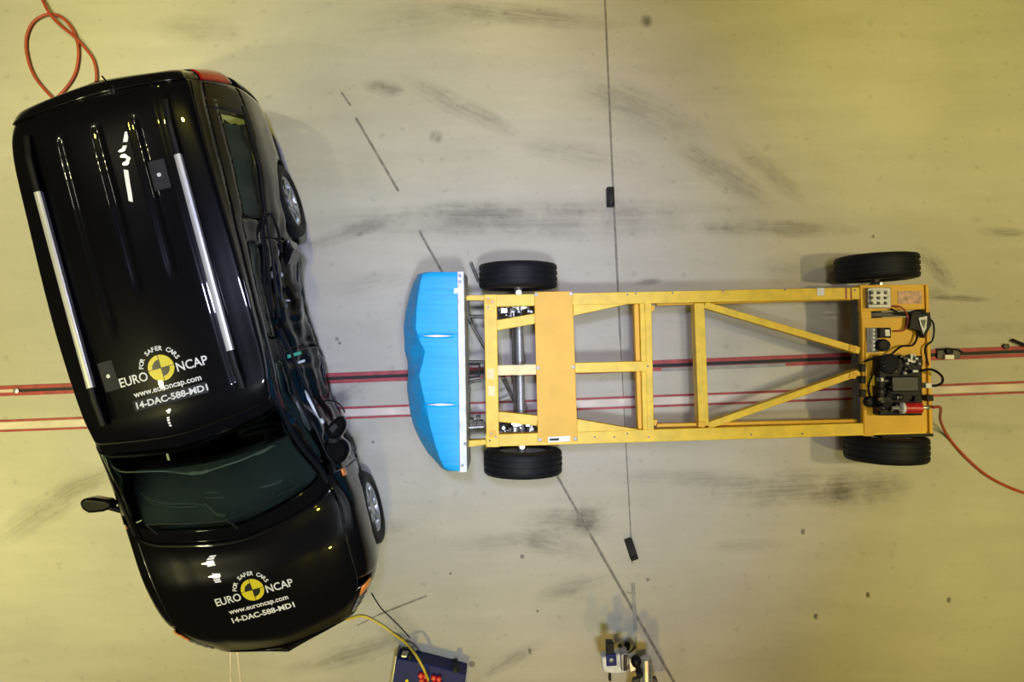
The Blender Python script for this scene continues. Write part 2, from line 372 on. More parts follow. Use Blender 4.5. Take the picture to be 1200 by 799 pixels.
def top_patch(name, u0, u1, t0, ni, nj, m, **kw):
    ac = across(t0)
    def fn(i, j):
        t, s = ac(j); p = S(u0 + (u1 - u0) * i, t); return mir(p, s)
    return patch(name, fn, ni, nj, m, **kw)
# roof with its long ribs and the cross step
RIBS = [(-.245, -2.12, -.72), (0, -2.12, -.92), (.245, -2.12, -.95)]
def roof_fn(i, j):
    w = 2 * j - 1; s = 1 if w >= 0 else -1; u = 1.22 + (5.93 - 1.22) * i; t = 4.42 + (6 - 4.42) * (1 - abs(w))
    a, b, z = S(u, t); b *= s
    for rb, a0, a1 in RIBS:
        e = min(1, max(0, (a - a0) / .05)) * min(1, max(0, (a1 - a) / .12))
        d = abs(b - rb) / .034
        if d < 1: z -= .011 * e * (1 - d * d) ** 1
    e = min(1, max(0, (.44 - abs(b)) / .04)); d = abs(a + 1.86) / .03
    if d < 1: z -= .0012 * e * (1 - d * d)
    d = (abs(b) - .455) / .05
    if abs(d) < 1 and a < -.2: z -= .010 * (1 - d * d)
    return (a, b, z)
roof = patch('roof', roof_fn, 110, 150, 'paint', rough=.2)
top_patch('windscreen_header', 5.88, 6.12, 4.2, 6, 40, 'paint', lift=-.006, rough=.2)
top_patch('windscreen', 6.06, 6.9, 4.24, 24, 40, 'glass', rough=.2, solid=.005)
def hood_fn(i, j):
    w = 2 * j - 1; s = 1 if w >= 0 else -1; u = 7.08 + (9.93 - 7.08) * i; t = 4.18 + (6 - 4.18) * (1 - abs(w))
    a, b, z = S(u, t); b *= s
    d = (abs(b) - (.50 - .10 * i)) / .07
    if abs(d) < 1: z -= .002 * (1 - d * d) * min(1, i * 8)
    return (a, b, z)
hood = patch('hood', hood_fn, 50, 80, 'paint', rough=.2)
# cowl with wiper scuttle
top_patch('cowl', 6.88, 7.09, 4.1, 5, 30, 'paint', lift=-.014, rough=.2)
top_patch('tailgate', .0, 1.2, 4.0, 18, 44, 'paint', rough=.2)
top_patch('rear_spoiler', .75, 1.3, 4.6, 10, 40, 'paint', lift=.014, rough=.2)
top_patch('rear_window', .15, .7, 4.5, 8, 30, 'satin', lift=.006, rough=.2)
for s in (1, -1):
    def fr(i, j, s=s):
        t = 3.93 + .47 * j; u = 1.22 + (7.05 - 1.22) * i; return mir(S(u, t), s)
    patch('roof_side_frame', fr, 100, 5, 'paint', rough=.3)
    def fr2(i, j, s=s):
        t = 4.0 + .22 * j; u = 6.0 + 1.05 * i; return mir(S(u, t), s)
    patch('windscreen_pillar', fr2, 24, 3, 'plastic', lift=.008, rough=.3)
AW = (1.03, -1.60); RA = .355
def zlow(a):
    z = .22
    for aw in AW:
        d = abs(a - aw)
        if d < RA: z = max(z, .30 + math.sqrt(RA * RA - d * d))
    return z
def tlow(a):
    zl = zlow(a)
    if zl <= .225: return 0.0
    lo, hi = 0.0, 3.0
    for _ in range(18):
        m = (lo + hi) / 2
        if S(uof(a, m), m).z < zl: lo = m
        else: hi = m
    return lo
def side_cols(a0, a1, n):
    xs = [a0 + (a1 - a0) * i / n for i in range(n + 1)]
    for aw in AW:
        for e in (-RA, RA):
            if a0 < aw + e < a1: xs += [aw + e - .001, aw + e + .001]
    return sorted(xs)
def side_panel(name, a0, a1, s, n, nj=26, ttop=3.0, m='paint', rough=1.0, lift=0, tbot=None):
    xs = side_cols(a0, a1, n); tl = [tlow(x) if tbot is None else tbot for x in xs]; N = len(xs) - 1
    def fn(i, j):
        k = round(i * N); t = tl[k] + (ttop - tl[k]) * j; return mir(S(uof(xs[k], t), t), s)
    return patch(name, fn, N, nj, m, rough=rough, lift=lift)
for s in (1, -1):
    side_panel('rear_quarter_panel', -2.36, -1.235, s, 44, rough=.6)
    side_panel('rear_door', -1.225, -.385, s, 44, rough=1.0)
    side_panel('front_door', -.375, .60, s, 50, rough=1.0)
    side_panel('front_fender', .61, 1.44, s, 40, ttop=4.12, rough=.6)
    # lower cladding / sill
    side_panel('sill', -1.22, .60, s, 50, 6, .9, 'wreck' if s > 0 else 'plastic', lift=.012, tbot=.05)
    # pillars between the windows
    for nm, a0, a1 in (('rear_pillar', -2.36, -2.12), ('rear_door_pillar', -1.33, -1.16), ('centre_pillar', -.47, -.30)):
        side_panel(nm, a0, a1, s, 5, 12, 3.95, 'paint' if nm != 'centre_pillar' else 'plastic', rough=.5, tbot=2.98)
    for nm, a0, a1 in (('quarter_window', -2.12, -1.34), ('rear_door_window', -1.15, -.48), ('front_door_window', -.29, .46)):
        o = side_panel(nm, a0, a1, s, 20, 10, 3.68, 'glass', rough=.4, tbot=3.10)
        o.modifiers['thickness'].thickness = .004
    side_panel('window_frame', -2.2, .50, s, 60, 4, 3.95, 'paint', rough=.4, tbot=3.66)
    side_panel('window_seal', -2.2, .58, s, 60, 2, 3.09, 'plastic', lift=.006, tbot=2.98)
    def bag(i, j, s=s):
        a = -2.05 + 2.5 * i; t = 3.05 + .85 * j; p = S(uof(a, t), t)
        return (p.x, (p.y - .05 - .015 * math.sin(i * 50)) * s, p.z)
    patch('curtain_airbag', bag, 60, 10, 'bag', rough=.3)
    # rear and front bumper sides
    def rb(i, j, s=s): return mir(S(1.15 * i, 2.9 * j), s)
    patch('rear_bumper_side', rb, 12, 14, 'paint', rough=.2)
    def fb(i, j, s=s): return mir(S(8.85 + 1.15 * i, 3.0 * j), s)
    patch('front_bumper_side', fb, 14, 14, 'paint', rough=.2)
    def fb2(i, j, s=s): return mir(S(9.05 + .95 * i, 2.95 + 1.3 * j), s)
    patch('headlight_surround', fb2, 14, 8, 'paint', rough=.2)
    # headlight: clear lens, amber end
    def hl(i, j, s=s): return mir(S(9.18 + .62 * i, 3.15 + .75 * j), s)
    h = patch('headlight', hl, 14, 8, 'lens', lift=.010, rough=.2)
    def am(i, j, s=s): return mir(S(9.05 + .22 * i, 3.0 + .95 * j), s)
    patch('indicator', am, 6, 8, 'amber', lift=.013, rough=.2)
    for q in (.25, .5, .72):
        def br(i, j, s=s, q=q): return mir(S(9.18 + .62 * q + .035 * i, 3.15 + .75 * j), s)
        patch('lamp_divider', br, 2, 8, 'logo_black', par=CAR, lift=.014, rough=.2)
    # tail light, wrapping the rear corner
    def tl(i, j, s=s): return mir(S(.45 + .78 * i, 3.15 + .82 * j), s)
    patch('tail_light', tl, 12, 12, 'tail_red', lift=.016, rough=.2)
    def rp(i, j, s=s): return mir(S(uof(.60 + .055 * i, 2.6 + .25 * j), 2.6 + .25 * j), s)
    patch('side_repeater', rp, 3, 3, 'amber', lift=.016, rough=.1)
# front and rear faces
def face(name, ui, sgn, m, bulge):
    def fn(i, j):
        t, = (0 + 6 * i,); p = S(ui, t); w = 2 * j - 1
        return (p.x + sgn * bulge * (1 - w * w) * (1 - .5 * i), p.y * w, p.z)
    return patch(name, fn, 24, 20, m, rough=0)
face('rear_bumper', 0, -1, 'paint', .02); face('front_bumper', NR - 1, 1, 'paint', .10)
bm = bmesh.new(); box(bm, -.34, .34, -1.80, -1.76, .40, .56)
for k in range(4): box(bm, -.32, .32, -1.815, -1.79, .42 + k * .04, .44 + k * .04)
obj('grille', bm, 'plastic', CAR, bevel=.004)
# underbody, wheel wells
bm = bmesh.new(); box(bm, -.56, .56, -1.62, 2.35, .17, .30)
box(bm, -.70, .58, -.60, 1.18, .18, .30); box(bm, -.52, .52, 1.95, 2.35, .30, .9)
obj('underbody', bm, 'plastic', CAR, bevel=.01)
# engine bay filler below the bonnet, boot floor
bm = bmesh.new(); box(bm, -.55, .55, -1.6, -.72, .3, .80); obj('engine_bay', bm, 'matte', CAR, bevel=.05)
# dashboard, seats, steering wheel
def dash():
    bm = bmesh.new(); n = 40; rows = [(-.92, .90), (-.80, .955), (-.62, .965), (-.42, .93), (-.30, .86), (-.26, .70), (-.30, .45)]
    V = []
    for k in range(n + 1):
        x = -.70 + 1.36 * k / n; r = []
        for (y, z) in rows:
            hump = .05 * math.exp(-((x - .36) / .17) ** 2) * (1 if -.65 < y < -.28 else 0)
            y2 = y + .10 * (x / .7) ** 2
            r.append(bm.verts.new((x, y2, z + hump - .02 * abs(x) + (.02 * math.sin((x + .1) * 9) if y == -.42 else 0))))
        V.append(r)
    for k in range(n):
        for q in range(len(rows) - 1): bm.faces.new((V[k][q], V[k + 1][q], V[k + 1][q + 1], V[k][q + 1]))
    o = obj('dashboard', bm, 'trim', CAR, solid=.01); return o
dash()
for sx in (.34, -.34):
    bm = bmesh.new(); prism(bm, [(sx - .25, .05), (sx + .2, .05), (sx + .2, .55), (sx - .25, .55)], .42, .58); obj('seat', bm, 'matte', CAR, bevel=.04)
    bm = bmesh.new(); box(bm, sx - .22, sx + .2, .50, .64, .55, 1.12); obj('seat_back', bm, 'matte', CAR, bevel=.05)
    bm = bmesh.new(); box(bm, sx - .12, sx + .12, .58, .66, 1.12, 1.28); obj('headrest', bm, 'matte', CAR, bevel=.03)
bm = bmesh.new(); box(bm, -.62, .55, 1.15, 1.30, .5, 1.10); obj('rear_seat', bm, 'matte', CAR, bevel=.04)
bm = bmesh.new(); pts = [(.34 + .18 * math.cos(t), -.17 + .06 * math.sin(t), .88 + .17 * math.sin(t)) for t in [2 * math.pi * k / 28 for k in range(29)]]
tube(bm, pts, .014, 8)
tube(bm, [(.17, -.17, .88), (.51, -.17, .88)], .018, 6); tube(bm, [(.34, -.17, .88), (.34, -.32, .80)], .03, 8); obj('steering_wheel', bm, 'satin', CAR)
WINLINE = 1
# wipers
for x0, x1 in ((-.60, .02), (-.02, .60)):
    bm = bmesh.new(); pts = []
    for k in range(13):
        x = x0 + (x1 - x0) * k / 12; a = .79 - .16 * (x / .7) ** 2 - .03
        t = 6.86; best = S(6.80, 6 - abs(x) / .58 * 1.0 if abs(x) < .58 else 5.0); pts.append((x, -best.x, best.z + .022))
    tube(bm, pts, .006, 6); tube(bm, [pts[0], Vector(pts[0]) + Vector((.05, -.09, -.03))], .010, 6); obj('wiper', bm, 'plastic', CAR)
# roof bars
for s in (1, -1):
    rr = bpy.data.objects.new('roof_bar', None); COL.objects.link(rr); rr.parent = CAR
    def bar(a0, a1, m, nm, hw=.022, zt=.0):
        bm = bmesh.new(); V = []
        n = 14
        for k in range(n + 1):
            a = a0 + (a1 - a0) * k / n; z = 1.555 - .010 * max(0, a + .9) - .05 * max(0, -1.95 - a) - (.16 * max(0, a + .34) if a > -.34 else 0) + zt
            if a < -2.0: z -= .2 * (-2.0 - a)
            V.append([bm.verts.new((s * .482 + dx, -a, z + dz)) for dx, dz in ((-hw, -.04), (-hw, -.006), (-hw * .5, 0), (hw * .5, 0), (hw, -.006), (hw, -.04))])
        for k in range(n):
            for q in range(6): bm.faces.new((V[k][q], V[k][(q + 1) % 6], V[k + 1][(q + 1) % 6], V[k + 1][q]))
        bm.faces.new(V[0]); bm.faces.new(V[-1][::-1]); return obj(nm, bm, m, rr)
    bar(-1.775, -.425, 'silver', 'bar_insert'); bar(-2.17, -1.775, 'plastic', 'bar_end', .021, -.002); bar(-.425, -.16, 'plastic', 'bar_end', .021, -.002)
# wheels
def tyre_profile(R, hw, rim):
    p = [(rim, -hw * .82), (rim + .02, -hw * .98), (R * .84, -hw), (R * .95, -hw * .93), (R * .99, -hw * .80)]
    for c in (-.45, 0, .45):
        p += [(R, hw * (c - .10)), (R - .008, hw * (c - .09)), (R - .008, hw * (c + .09)), (R, hw * (c + .10))]
    p += [(R * .99, hw * .80), (R * .95, hw * .93), (R * .84, hw), (rim + .02, hw * .98), (rim, hw * .82)]
    return p
def make_wheel(name, par, loc, R, hw, rim, outer, spokes, axis='X', rimmat='alloy', rz=0):
    w = bpy.data.objects.new(name, None); COL.objects.link(w); w.parent = par; w.location = loc; w.rotation_euler = (0, 0, rz)
    bm = bmesh.new(); lathe(bm, tyre_profile(R, hw, rim) + [(rim, -hw * .82)], 44, axis, close=False); obj('tyre', bm, 'rubber', w)
    bm = bmesh.new(); lathe(bm, [(rim, -hw * .8), (rim - .015, -hw * .75), (rim - .03, -hw * .3), (rim - .03, hw * .3), (rim - .015, hw * .75), (rim, hw * .8), (rim, -hw * .8)], 36, axis, close=False)
    obj('rim', bm, rimmat, w)
    bm = bmesh.new(); f = outer * hw * .62
    lathe(bm, [(.055, f - .03), (.055, f + .012 * outer), (.03, f + .02 * outer)], 20, axis)
    for k in range(spokes):
        t = 2 * math.pi * k / spokes; d = Vector((0, math.cos(t), math.sin(t))); e = Vector((0, -d.z, d.y))
        def q(r, wd, h): return d * r + e * wd + Vector((h, 0, 0))
        vs = [bm.verts.new(v) for v in (q(.04, -.022, f), q(.04, .022, f), q(rim - .01, .016, f + .01 * outer), q(rim - .01, -.016, f + .01 * outer),
                                         q(.04, -.022, f - .02 * outer), q(.04, .022, f - .02 * outer), q(rim - .01, .016, f - .012 * outer), q(rim - .01, -.016, f - .012 * outer))]
        for fc in ((0, 1, 2, 3), (7, 6, 5, 4), (0, 4, 5, 1), (1, 5, 6, 2), (2, 6, 7, 3), (3, 7, 4, 0)): bm.faces.new([vs[i] for i in fc])
    if axis == 'Y':
        bmesh.ops.rotate(bm, verts=[v for v in bm.verts], cent=(0, 0, 0), matrix=Matrix.Rotation(0, 3, 'Z'))
    obj('wheel_spokes', bm, rimmat, w)
    bm = bmesh.new(); lathe(bm, [(rim - .02, f - .05 * outer), (.02, f - .05 * outer)], 30, axis); obj('brake_disc', bm, 'dark_steel', w)
    return w
for aw in AW:
    for s in (1, -1):
        make_wheel('wheel', CAR, (s * .765, -aw, .305), .305, .092, .205, s, 8)
# mirrors
bm = bmesh.new()
def ellip(bm, c, r, n=14, m=9, cut=None):
    c = Vector(c); V = []
    for i in range(m + 1):
        ph = -math.pi / 2 + math.pi * i / m
        V.append([bm.verts.new(c + Vector((r[0] * math.cos(ph) * math.cos(t), r[1] * math.cos(ph) * math.sin(t), r[2] * math.sin(ph)))) for t in [2 * math.pi * k / n for k in range(n)]])
    for a, b in zip(V, V[1:]):
        for k in range(n): bm.faces.new((a[k], a[(k + 1) % n], b[(k + 1) % n], b[k]))
    bmesh.ops.remove_doubles(bm, verts=bm.verts, dist=1e-5)
mr = bpy.data.objects.new('door_mirror', None); COL.objects.link(mr); mr.parent = CAR
MIRL = mr
# the struck side's mirror: shell torn open, housing hanging below it
mr = bpy.data.objects.new('door_mirror', None); COL.objects.link(mr); mr.parent = CAR; mr['label'] = 'torn door mirror shell on the crushed side'
def Q(x, y, z):          # picture point on height z -> car-local
    v = P(x, y, z) - CAR.location; r = math.radians(-15)
    return Vector((v.x * math.cos(r) - v.y * math.sin(r), v.x * math.sin(r) + v.y * math.cos(r), z))
def qpoly(name, pts, z0, z1, m, par=CAR, bevel=.004):
    bm = bmesh.new(); prism(bm, [Q(x, y, z1) for x, y in pts], z0, z1); return obj(name, bm, m, par, bevel=bevel)
qpoly('mirror_housing', [(380, 505), (388, 494), (399, 486), (404, 492), (405, 502), (400, 511), (392, 515), (384, 513)], .94, 1.03, 'paint', mr, .02)
qpoly('mirror_glass', [(385, 502), (392, 496), (396, 500), (390, 508)], 1.025, 1.036, 'satin', mr, .002)
qpoly('mirror_base', [(378, 520), (392, 512), (404, 516), (409, 525), (407, 536), (400, 544), (388, 546), (380, 538)], .78, .90, 'paint', mr, .03)
qpoly('mirror_arm', [(384, 512), (396, 512), (396, 520), (384, 520)], .84, .96, 'plastic', mr, .01)
qpoly('mirror_housing', [(92, 589), (96, 584.5), (108, 583), (126, 586), (131, 590), (130, 596), (120, 600), (103, 602), (95, 597)], .96, 1.06, 'paint', MIRL, .02)
qpoly('mirror_rim', [(99, 585.5), (124, 588), (124, 590), (99, 588)], 1.056, 1.064, 'plastic', MIRL, .002)
bm = bmesh.new(); tube(bm, [Q(142, 598, .95), Q(124, 593, 1.0)], .022, 10); obj('mirror_arm', bm, 'plastic', MIRL)
def wline(pts, r, m):  # thin coloured line laid just under the windscreen surface
    bm = bmesh.new(); q = []
    for x, y in pts:
        z = 1.2
        for _ in range(12):
            p = Q(x, y, z); lo = min((S(6 + k / 40, 6 - min(1.6, abs(p.x) / .40)) for k in range(41)), key=lambda v: abs(v.x + p.y)); z = z * .4 + .6 * (lo.z - .02)
        q.append(Q(x, y, z))
    tube(bm, cr(q, 6), r, 6); obj('windscreen_line', bm, m, CAR)
wline([(131, 546), (139, 551), (150, 553), (190, 552), (222, 555), (236, 554), (252, 549), (285, 538), (312, 526), (322, 522)], .006, 'line_pale')
wline([(222, 554.5), (236, 553.5), (244, 551)], .012, 'line_pale'); wline([(300, 532), (308, 529), (318, 523)], .010, 'line_pale')
wline([(164, 577), (176, 585), (196, 590), (225, 590), (240, 592)], .004, 'cream'); wline([(170, 584), (182, 591), (205, 594), (232, 593)], .004, 'cream')
wline([(240, 589), (248, 596), (254, 602), (264, 604)], .012, 'cream'); wline([(240, 577), (255, 577)], .004, 'cream'); wline([(240, 583), (262, 583)], .004, 'cream')
wline([(305, 571), (318, 568), (330, 563)], .007, 'cream')
# wreckage along the struck side
def qtube(name, pts, r, m, par=CAR):
    bm = bmesh.new(); tube(bm, cr([Q(*p) for p in pts], 6), r, 7); return obj(name, bm, m, par)
o = qpoly('torn_flange', [(328, 285), (338, 280), (344, 292), (338, 308), (330, 318), (324, 310)], .40, .62, 'paint')
qtube('frame_edge', [(300, 225, 1.0), (309, 270, 1.0), (314, 320, 1.0), (320, 372, 1.0)], .012, 'plastic')
qtube('frame_edge', [(306, 225, .95), (316, 280, .93), (322, 330, .90), (327, 372, .88)], .010, 'satin')
qtube('frame_edge', [(328, 385, .9), (342, 415, .9), (358, 450, .9), (376, 490, .9)], .011, 'satin')
qtube('frame_edge', [(316, 395, 1.0), (336, 432, 1.0), (352, 470, 1.0), (366, 502, 1.0)], .010, 'plastic')
random.seed(5)
for k in range(26):
    t = random.random(); y = 305 + 185 * t; x0 = interp(y, [(300, 331), (330, 331), (372, 340), (400, 342), (430, 358), (460, 372), (492, 384)])
    x = x0 - random.uniform(3, 22); z = random.uniform(.5, .85); a = random.uniform(-.5, .9); ln = random.uniform(5, 14); wd = random.uniform(1, 3.2)
    dx, dy = math.sin(.27 + a * .3), math.cos(.27 + a * .3)
    qpoly('torn_strip', [(x - wd, y), (x + wd, y + 1), (x + wd * .6 + dx * ln, y + dy * ln), (x - wd * .5 + dx * ln, y + dy * ln)], z, z + .03, 'wreck' if k % 4 else 'steel')
for (pts, m) in (([(300, 330, 1.05), (305, 350, 1.05), (309, 372, 1.03)], 'satin'), ([(322, 300, .8), (327, 330, .82), (330, 360, .8), (338, 392, .8)], 'wreck'),
                 ([(333, 320, .62), (338, 345, .6), (341, 372, .6)], 'satin'), ([(345, 430, .75), (356, 452, .75), (368, 476, .75)], 'wreck'), ([(262, 250, 1.4), (268, 290, 1.4), (277, 335, 1.38)], 'satin'), ([(318, 250, .9), (326, 272, .88), (330, 296, .85)], 'plastic')):
    qtube('bent_bar', pts, .012, m)
for (x, y, z, w_, h_) in ((318, 322, .85, 2.4, 5), (337, 352, .7, 3.5, 1.6), (335, 358, .7, 1.6, 3), (330, 322, .75, 1.8, 3), (316, 378, .95, 3, 2)):
    qpoly('torn_strip', [(x - w_, y - h_), (x + w_ * .7, y - h_ * .8), (x + w_, y + h_ * .6), (x - w_ * .5, y + h_)], z, z + .02, 'steel')
qpoly('green_tape', [(336, 416), (352, 411), (353, 415), (337, 420)], .86, .885, 'green')
qpoly('white_tape', [(347, 424), (357, 421), (357, 424), (348, 427)], .80, .82, 'white_metal')
qpoly('white_tape', [(327, 408), (333, 408), (333, 412), (327, 412)], .86, .88, 'white_metal')
qpoly('bent_moulding', [(351, 453), (355, 453), (364, 468), (380, 494), (377, 499), (364, 483), (360, 470)], .80, .83, 'white_metal')
qpoly('bent_moulding', [(346, 470), (350, 472), (364, 500), (363, 505), (356, 498)], .93, .95, 'steel')
qtube('loose_wire', [(376, 472, .6), (384, 469, .75), (394, 471, .75), (401, 477, .6), (404, 483, .5)], .006, 'plastic')
for x, y, z in ((262, 286, 1.30), (270, 386, 1.40), (273, 270, 1.25), (254, 318, 1.33), (258, 240, 1.3)):  # steel chips in place of lamp reflections dotted along the roof edge
    qpoly('frame_glint', [(x - 2.2, y - 3), (x + 1.6, y - 2.5), (x + 2.4, y + 2.4), (x - 1.4, y + 2)], z - .05, z + .03, 'steel')
qpoly('roof_strip', [(271, 340), (274, 340), (277, 360), (274, 361)], 1.2, 1.36, 'steel'); qpoly('roof_strip', [(290, 409), (293, 409), (301, 424), (298, 425)], 1.2, 1.33, 'steel')
# antenna
bm = bmesh.new(); c = Q(133, 106, 1.48); tube(bm, [c, c + Vector((-.01, .07, .09))], .006, 8, None); ellip(bm, c, (.02, .035, .015)); obj('antenna', bm, 'plastic', CAR)
# panel lines, tow eye, bonnet edge details
bm = bmesh.new()
# added bead standing for the bright reflection along the bonnet and fender shut line
for s in (1, -1):
    pts = [S(u, 4.14) for u in [7.15 + k * .14 for k in range(14)]]
    bm2 = bmesh.new(); tube(bm2, [(p.y * s, -p.x, p.z + .002) for p in pts], .005, 6); obj('bonnet_seam_glint', bm2, 'satin', CAR)
bm.free()
# ---- printed markings on roof and bonnet
bpy.context.view_layer.update()
def bvh_of(o):
    me = o.data; return BVHTree.FromPolygons([v.co.copy() for v in me.vertices], [tuple(p.vertices) for p in me.polygons])
def drape(bvh, x, y, lift):
    h = bvh.ray_cast(Vector((x, y, 3)), Vector((0, 0, -1)))
    return Vector((x, y, (h[0].z if h[0] else 1.0) + lift))
def txt(s, size, x, y, ang=0, width=None, bold=0):
    cu = bpy.data.curves.new('t', 'FONT'); cu.body = s; cu.size = size; cu.align_x = 'CENTER'; cu.offset = bold; cu.resolution_u = 3
    to = bpy.data.objects.new('t', cu); COL.objects.link(to); bpy.context.view_layer.update()
    me = bpy.data.meshes.new_from_object(to.evaluated_get(bpy.context.evaluated_depsgraph_get()))
    bpy.data.objects.remove(to)
    xs = [v.co.x for v in me.vertices]; k = width / (max(xs) - min(xs)) if width else 1; cx = (max(xs) + min(xs)) / 2
    ca, sa = math.cos(ang), math.sin(ang)
    vs = []
    for v in me.vertices:
        px, py = (v.co.x - cx) * k, v.co.y
        vs.append((x + px * ca - py * sa, y + px * sa + py * ca))
    fs = [tuple(p.vertices) for p in me.polygons]; bpy.data.meshes.remove(me); return vs, fs
def decal(name, parts, m, bvh, lift, par):
    bm = bmesh.new()
    for vs, fs in parts:
        V = [bm.verts.new(drape(bvh, x, y, lift)) for x, y in vs]
        for f in fs:
            try: bm.faces.new([V[i] for i in f])
            except ValueError: pass
    for f in bm.faces: f.normal_update()
    for f in bm.faces:
        if f.normal.z < 0: f.normal_flip()
    o = obj(name, bm, m, par, smooth=False, solid=.0006); return o
def wedge(cx, cy, r0, r1, a0, a1, n=12):
    vs = []; fs = []
    for k in range(n + 1):
        t = a0 + (a1 - a0) * k / n; vs += [(cx + r0 * math.cos(t), cy + r0 * math.sin(t)), (cx + r1 * math.cos(t), cy + r1 * math.sin(t))]
    for k in range(n): fs.append((2 * k, 2 * k + 1, 2 * k + 3, 2 * k + 2))
    return vs, fs
def rect(x0, x1, y0, y1, n=12):
    vs = [(x0 + (x1 - x0) * i / n, y) for i in range(n + 1) for y in (y0, y1)]
    return vs, [(2 * i, 2 * i + 2, 2 * i + 3, 2 * i + 1) for i in range(n)]
def logo(x, y, k, on, backing):
    bvh = bvh_of(on); root = bpy.data.objects.new('printed_logo', None); COL.objects.link(root); root.parent = CAR
    pi = math.pi; R = .088 * k
    decal('disc', [wedge(x, y, .0005, R, 0, 2 * pi, 40)], 'logo_yellow', bvh, .003, root)
    q = [wedge(x, y, .0005, R * .66, pi / 2, pi, 10), wedge(x, y, .0005, R * .66, -pi / 2, 0, 10)]
    q += [rect(x - R, x + R, y - .0022, y + .0022), rect(x - .0022, x + .0022, y - R, y + R)]
    decal('quadrant', q, 'logo_black', bvh, .0045, root)
    ch = .062 * k
    L = [txt('EURO', ch * 1.38, x - .203 * k, y - .026 * k - ch * .5, 0, .202 * k, .0014), txt('NCAP', ch * 1.38, x + .203 * k, y - .022 * k - ch * .5, 0, .207 * k, .0014)]
    s = 'FOR SAFER CARS'; n = len(s); rr = .118 * k
    for i, c in enumerate(s):
        if c == ' ': continue
        t = math.radians(165 - 146 * i / (n - 1)); L.append(txt(c, .042 * k, x + rr * math.cos(t), y + rr * math.sin(t), t - pi / 2, None, .0012))
    L.append(txt('www.euroncap.com', .056 * k, x + .0, y - .146 * k, 0, .468 * k, .0012))
    L.append(txt('14-DAC-588-MD1', .060 * k, x + .01, y - .223 * k, 0, .495 * k, .0018))
    decal('wordmark', L[:1], 'white', bvh, .0045, root); decal('wordmark', L[1:2], 'white', bvh, .0045, root)
    decal('slogan', L[2:-2], 'white', bvh, .0045, root); decal('web_address', L[-2:-1], 'white', bvh, .0045, root); decal('test_number', L[-1:], 'white', bvh, .0045, root)
    if backing: decal('label_backing', [rect(x - .255 * k, x + .255 * k, y - .239 * k, y - .166 * k)], 'label_grey', bvh, .002, root)
def inv(px, py, z):
    return Q(px, py, z)
c = Q(188, 431, 1.53); logo(c.x, c.y, 1.0, roof, True)
c = Q(299, 688, .90); logo(c.x, c.y, .98, hood, False)
bv = bvh_of(roof)
for (px, py) in ((125, 441), (187, 205)):
    c = Q(px, py, 1.52); o = decal('marker_patch', [rect(c.x - .055, c.x + .055, c.y - .10, c.y + .10)], 'label_grey', bv, .003, CAR)
    decal('marker_dot', [wedge(c.x - .0, c.y + .0, .0005, .014, 0, 2 * math.pi, 14)], 'white', bv, .005, CAR)
# ------------------------------------------------------------------ the barrier trolley
TC = P(830, 430, 0); T = empty('barrier_trolley', TC, 'yellow steel frame trolley on four tyres with a blue padded barrier on its front', 'trolley')
Z = .52; OFF = TC
beam('side_beam', (567, 352.5), (1010, 343.5), 14, .40, Z, 'yellow', T, OFF); beam('side_beam', (569, 516.5), (1092, 500.5), 14.5, .40, Z, 'yellow', T, OFF)
beam('inner_flange', (770, 356), (1008, 349.5), 4, .36, .44, 'orange', T, OFF); beam('inner_flange', (770, 498.5), (1010, 493), 4, .36, .44, 'orange', T, OFF)
beam('front_cross_beam', (574.5, 345), (577.5, 524), 15, .38, Z + .002, 'yellow', T, OFF)
poly('deck_plate', [(626, 342), (671, 341), (677, 517), (630.5, 518.5)], Z + .004, Z + .014, 'orange', T, OFF)
poly('gusset', [(672, 355), (746, 352), (746, 354), (672, 370)], .42, Z - .004, 'yellow', T, OFF)
poly('gusset', [(676, 491), (748, 503), (748, 506), (676, 506)], .42, Z - .004, 'yellow', T, OFF)
beam('centre_beam', (582, 434), (629, 433), 12, .42, Z - .002, 'lit_worn', T, OFF); beam('centre_beam', (674, 431), (762, 429), 12, .42, Z - .002, 'yellow', T, OFF)
beam('front_brace', (580, 381.5), (628, 373), 12, .42, Z - .006, 'yellow', T, OFF); beam('front_brace', (582, 488), (630, 493), 12, .42, Z - .006, 'yellow', T, OFF)
beam('cross_beam', (745.5, 353), (750.5, 503), 5.5, .36, .46, 'orange', T, OFF); beam('cross_beam', (752.5, 352), (756.5, 505), 6, .40, Z - .006, 'yellow', T, OFF)
beam('cross_beam', (759.5, 350), (762.5, 507), 8, .40, Z - .001, 'yellow', T, OFF)
beam('cross_beam', (819.5, 355), (825, 499), 12, .38, Z - .02, 'yellow', T, OFF)
def diag(p0, p1):
    beam('diagonal_brace', p0, p1, 8, .39, Z - .02, 'yellow', T, OFF)
diag((826, 357), (1008, 411)); diag((830, 499), (1008, 436))
for (x, y) in ((763, 361), (823, 497), (766, 495), (1000, 408), (1000, 440)):
    poly('corner_gusset', [(x - 4, y - 4), (x + 5, y - 3), (x + 3, y + 4), (x - 5, y + 3)], .42, Z - .012, 'orange', T, OFF)
beam('rear_cross_beam', (1006.5, 350), (1009.5, 497), 5, .36, .48, 'dark_steel', T, OFF); beam('rear_cross_beam', (1014.5, 337), (1018, 511), 12, .38, Z + .003, 'orange', T, OFF)
poly('rear_plate', [(1008, 334), (1086, 333), (1088, 362), (1009, 365)], .44, Z + .012, 'orange', T, OFF)
poly('rear_plate', [(1010, 373), (1088, 371), (1092, 505), (1013, 508)], .44, Z + .008, 'orange', T, OFF)
beam('rear_channel', (1012, 369), (1090, 366.5), 5, .40, .50, 'dark_steel', T, OFF)
beam('rear_edge', (1086.5, 334), (1091.5, 508), 4, .42, Z + .03, 'orange', T, OFF)
poly('rubber_bumper', [(1033, 503), (1093, 500), (1094, 511.5), (1033, 513.5)], .38, .515, 'plastic', T, OFF)
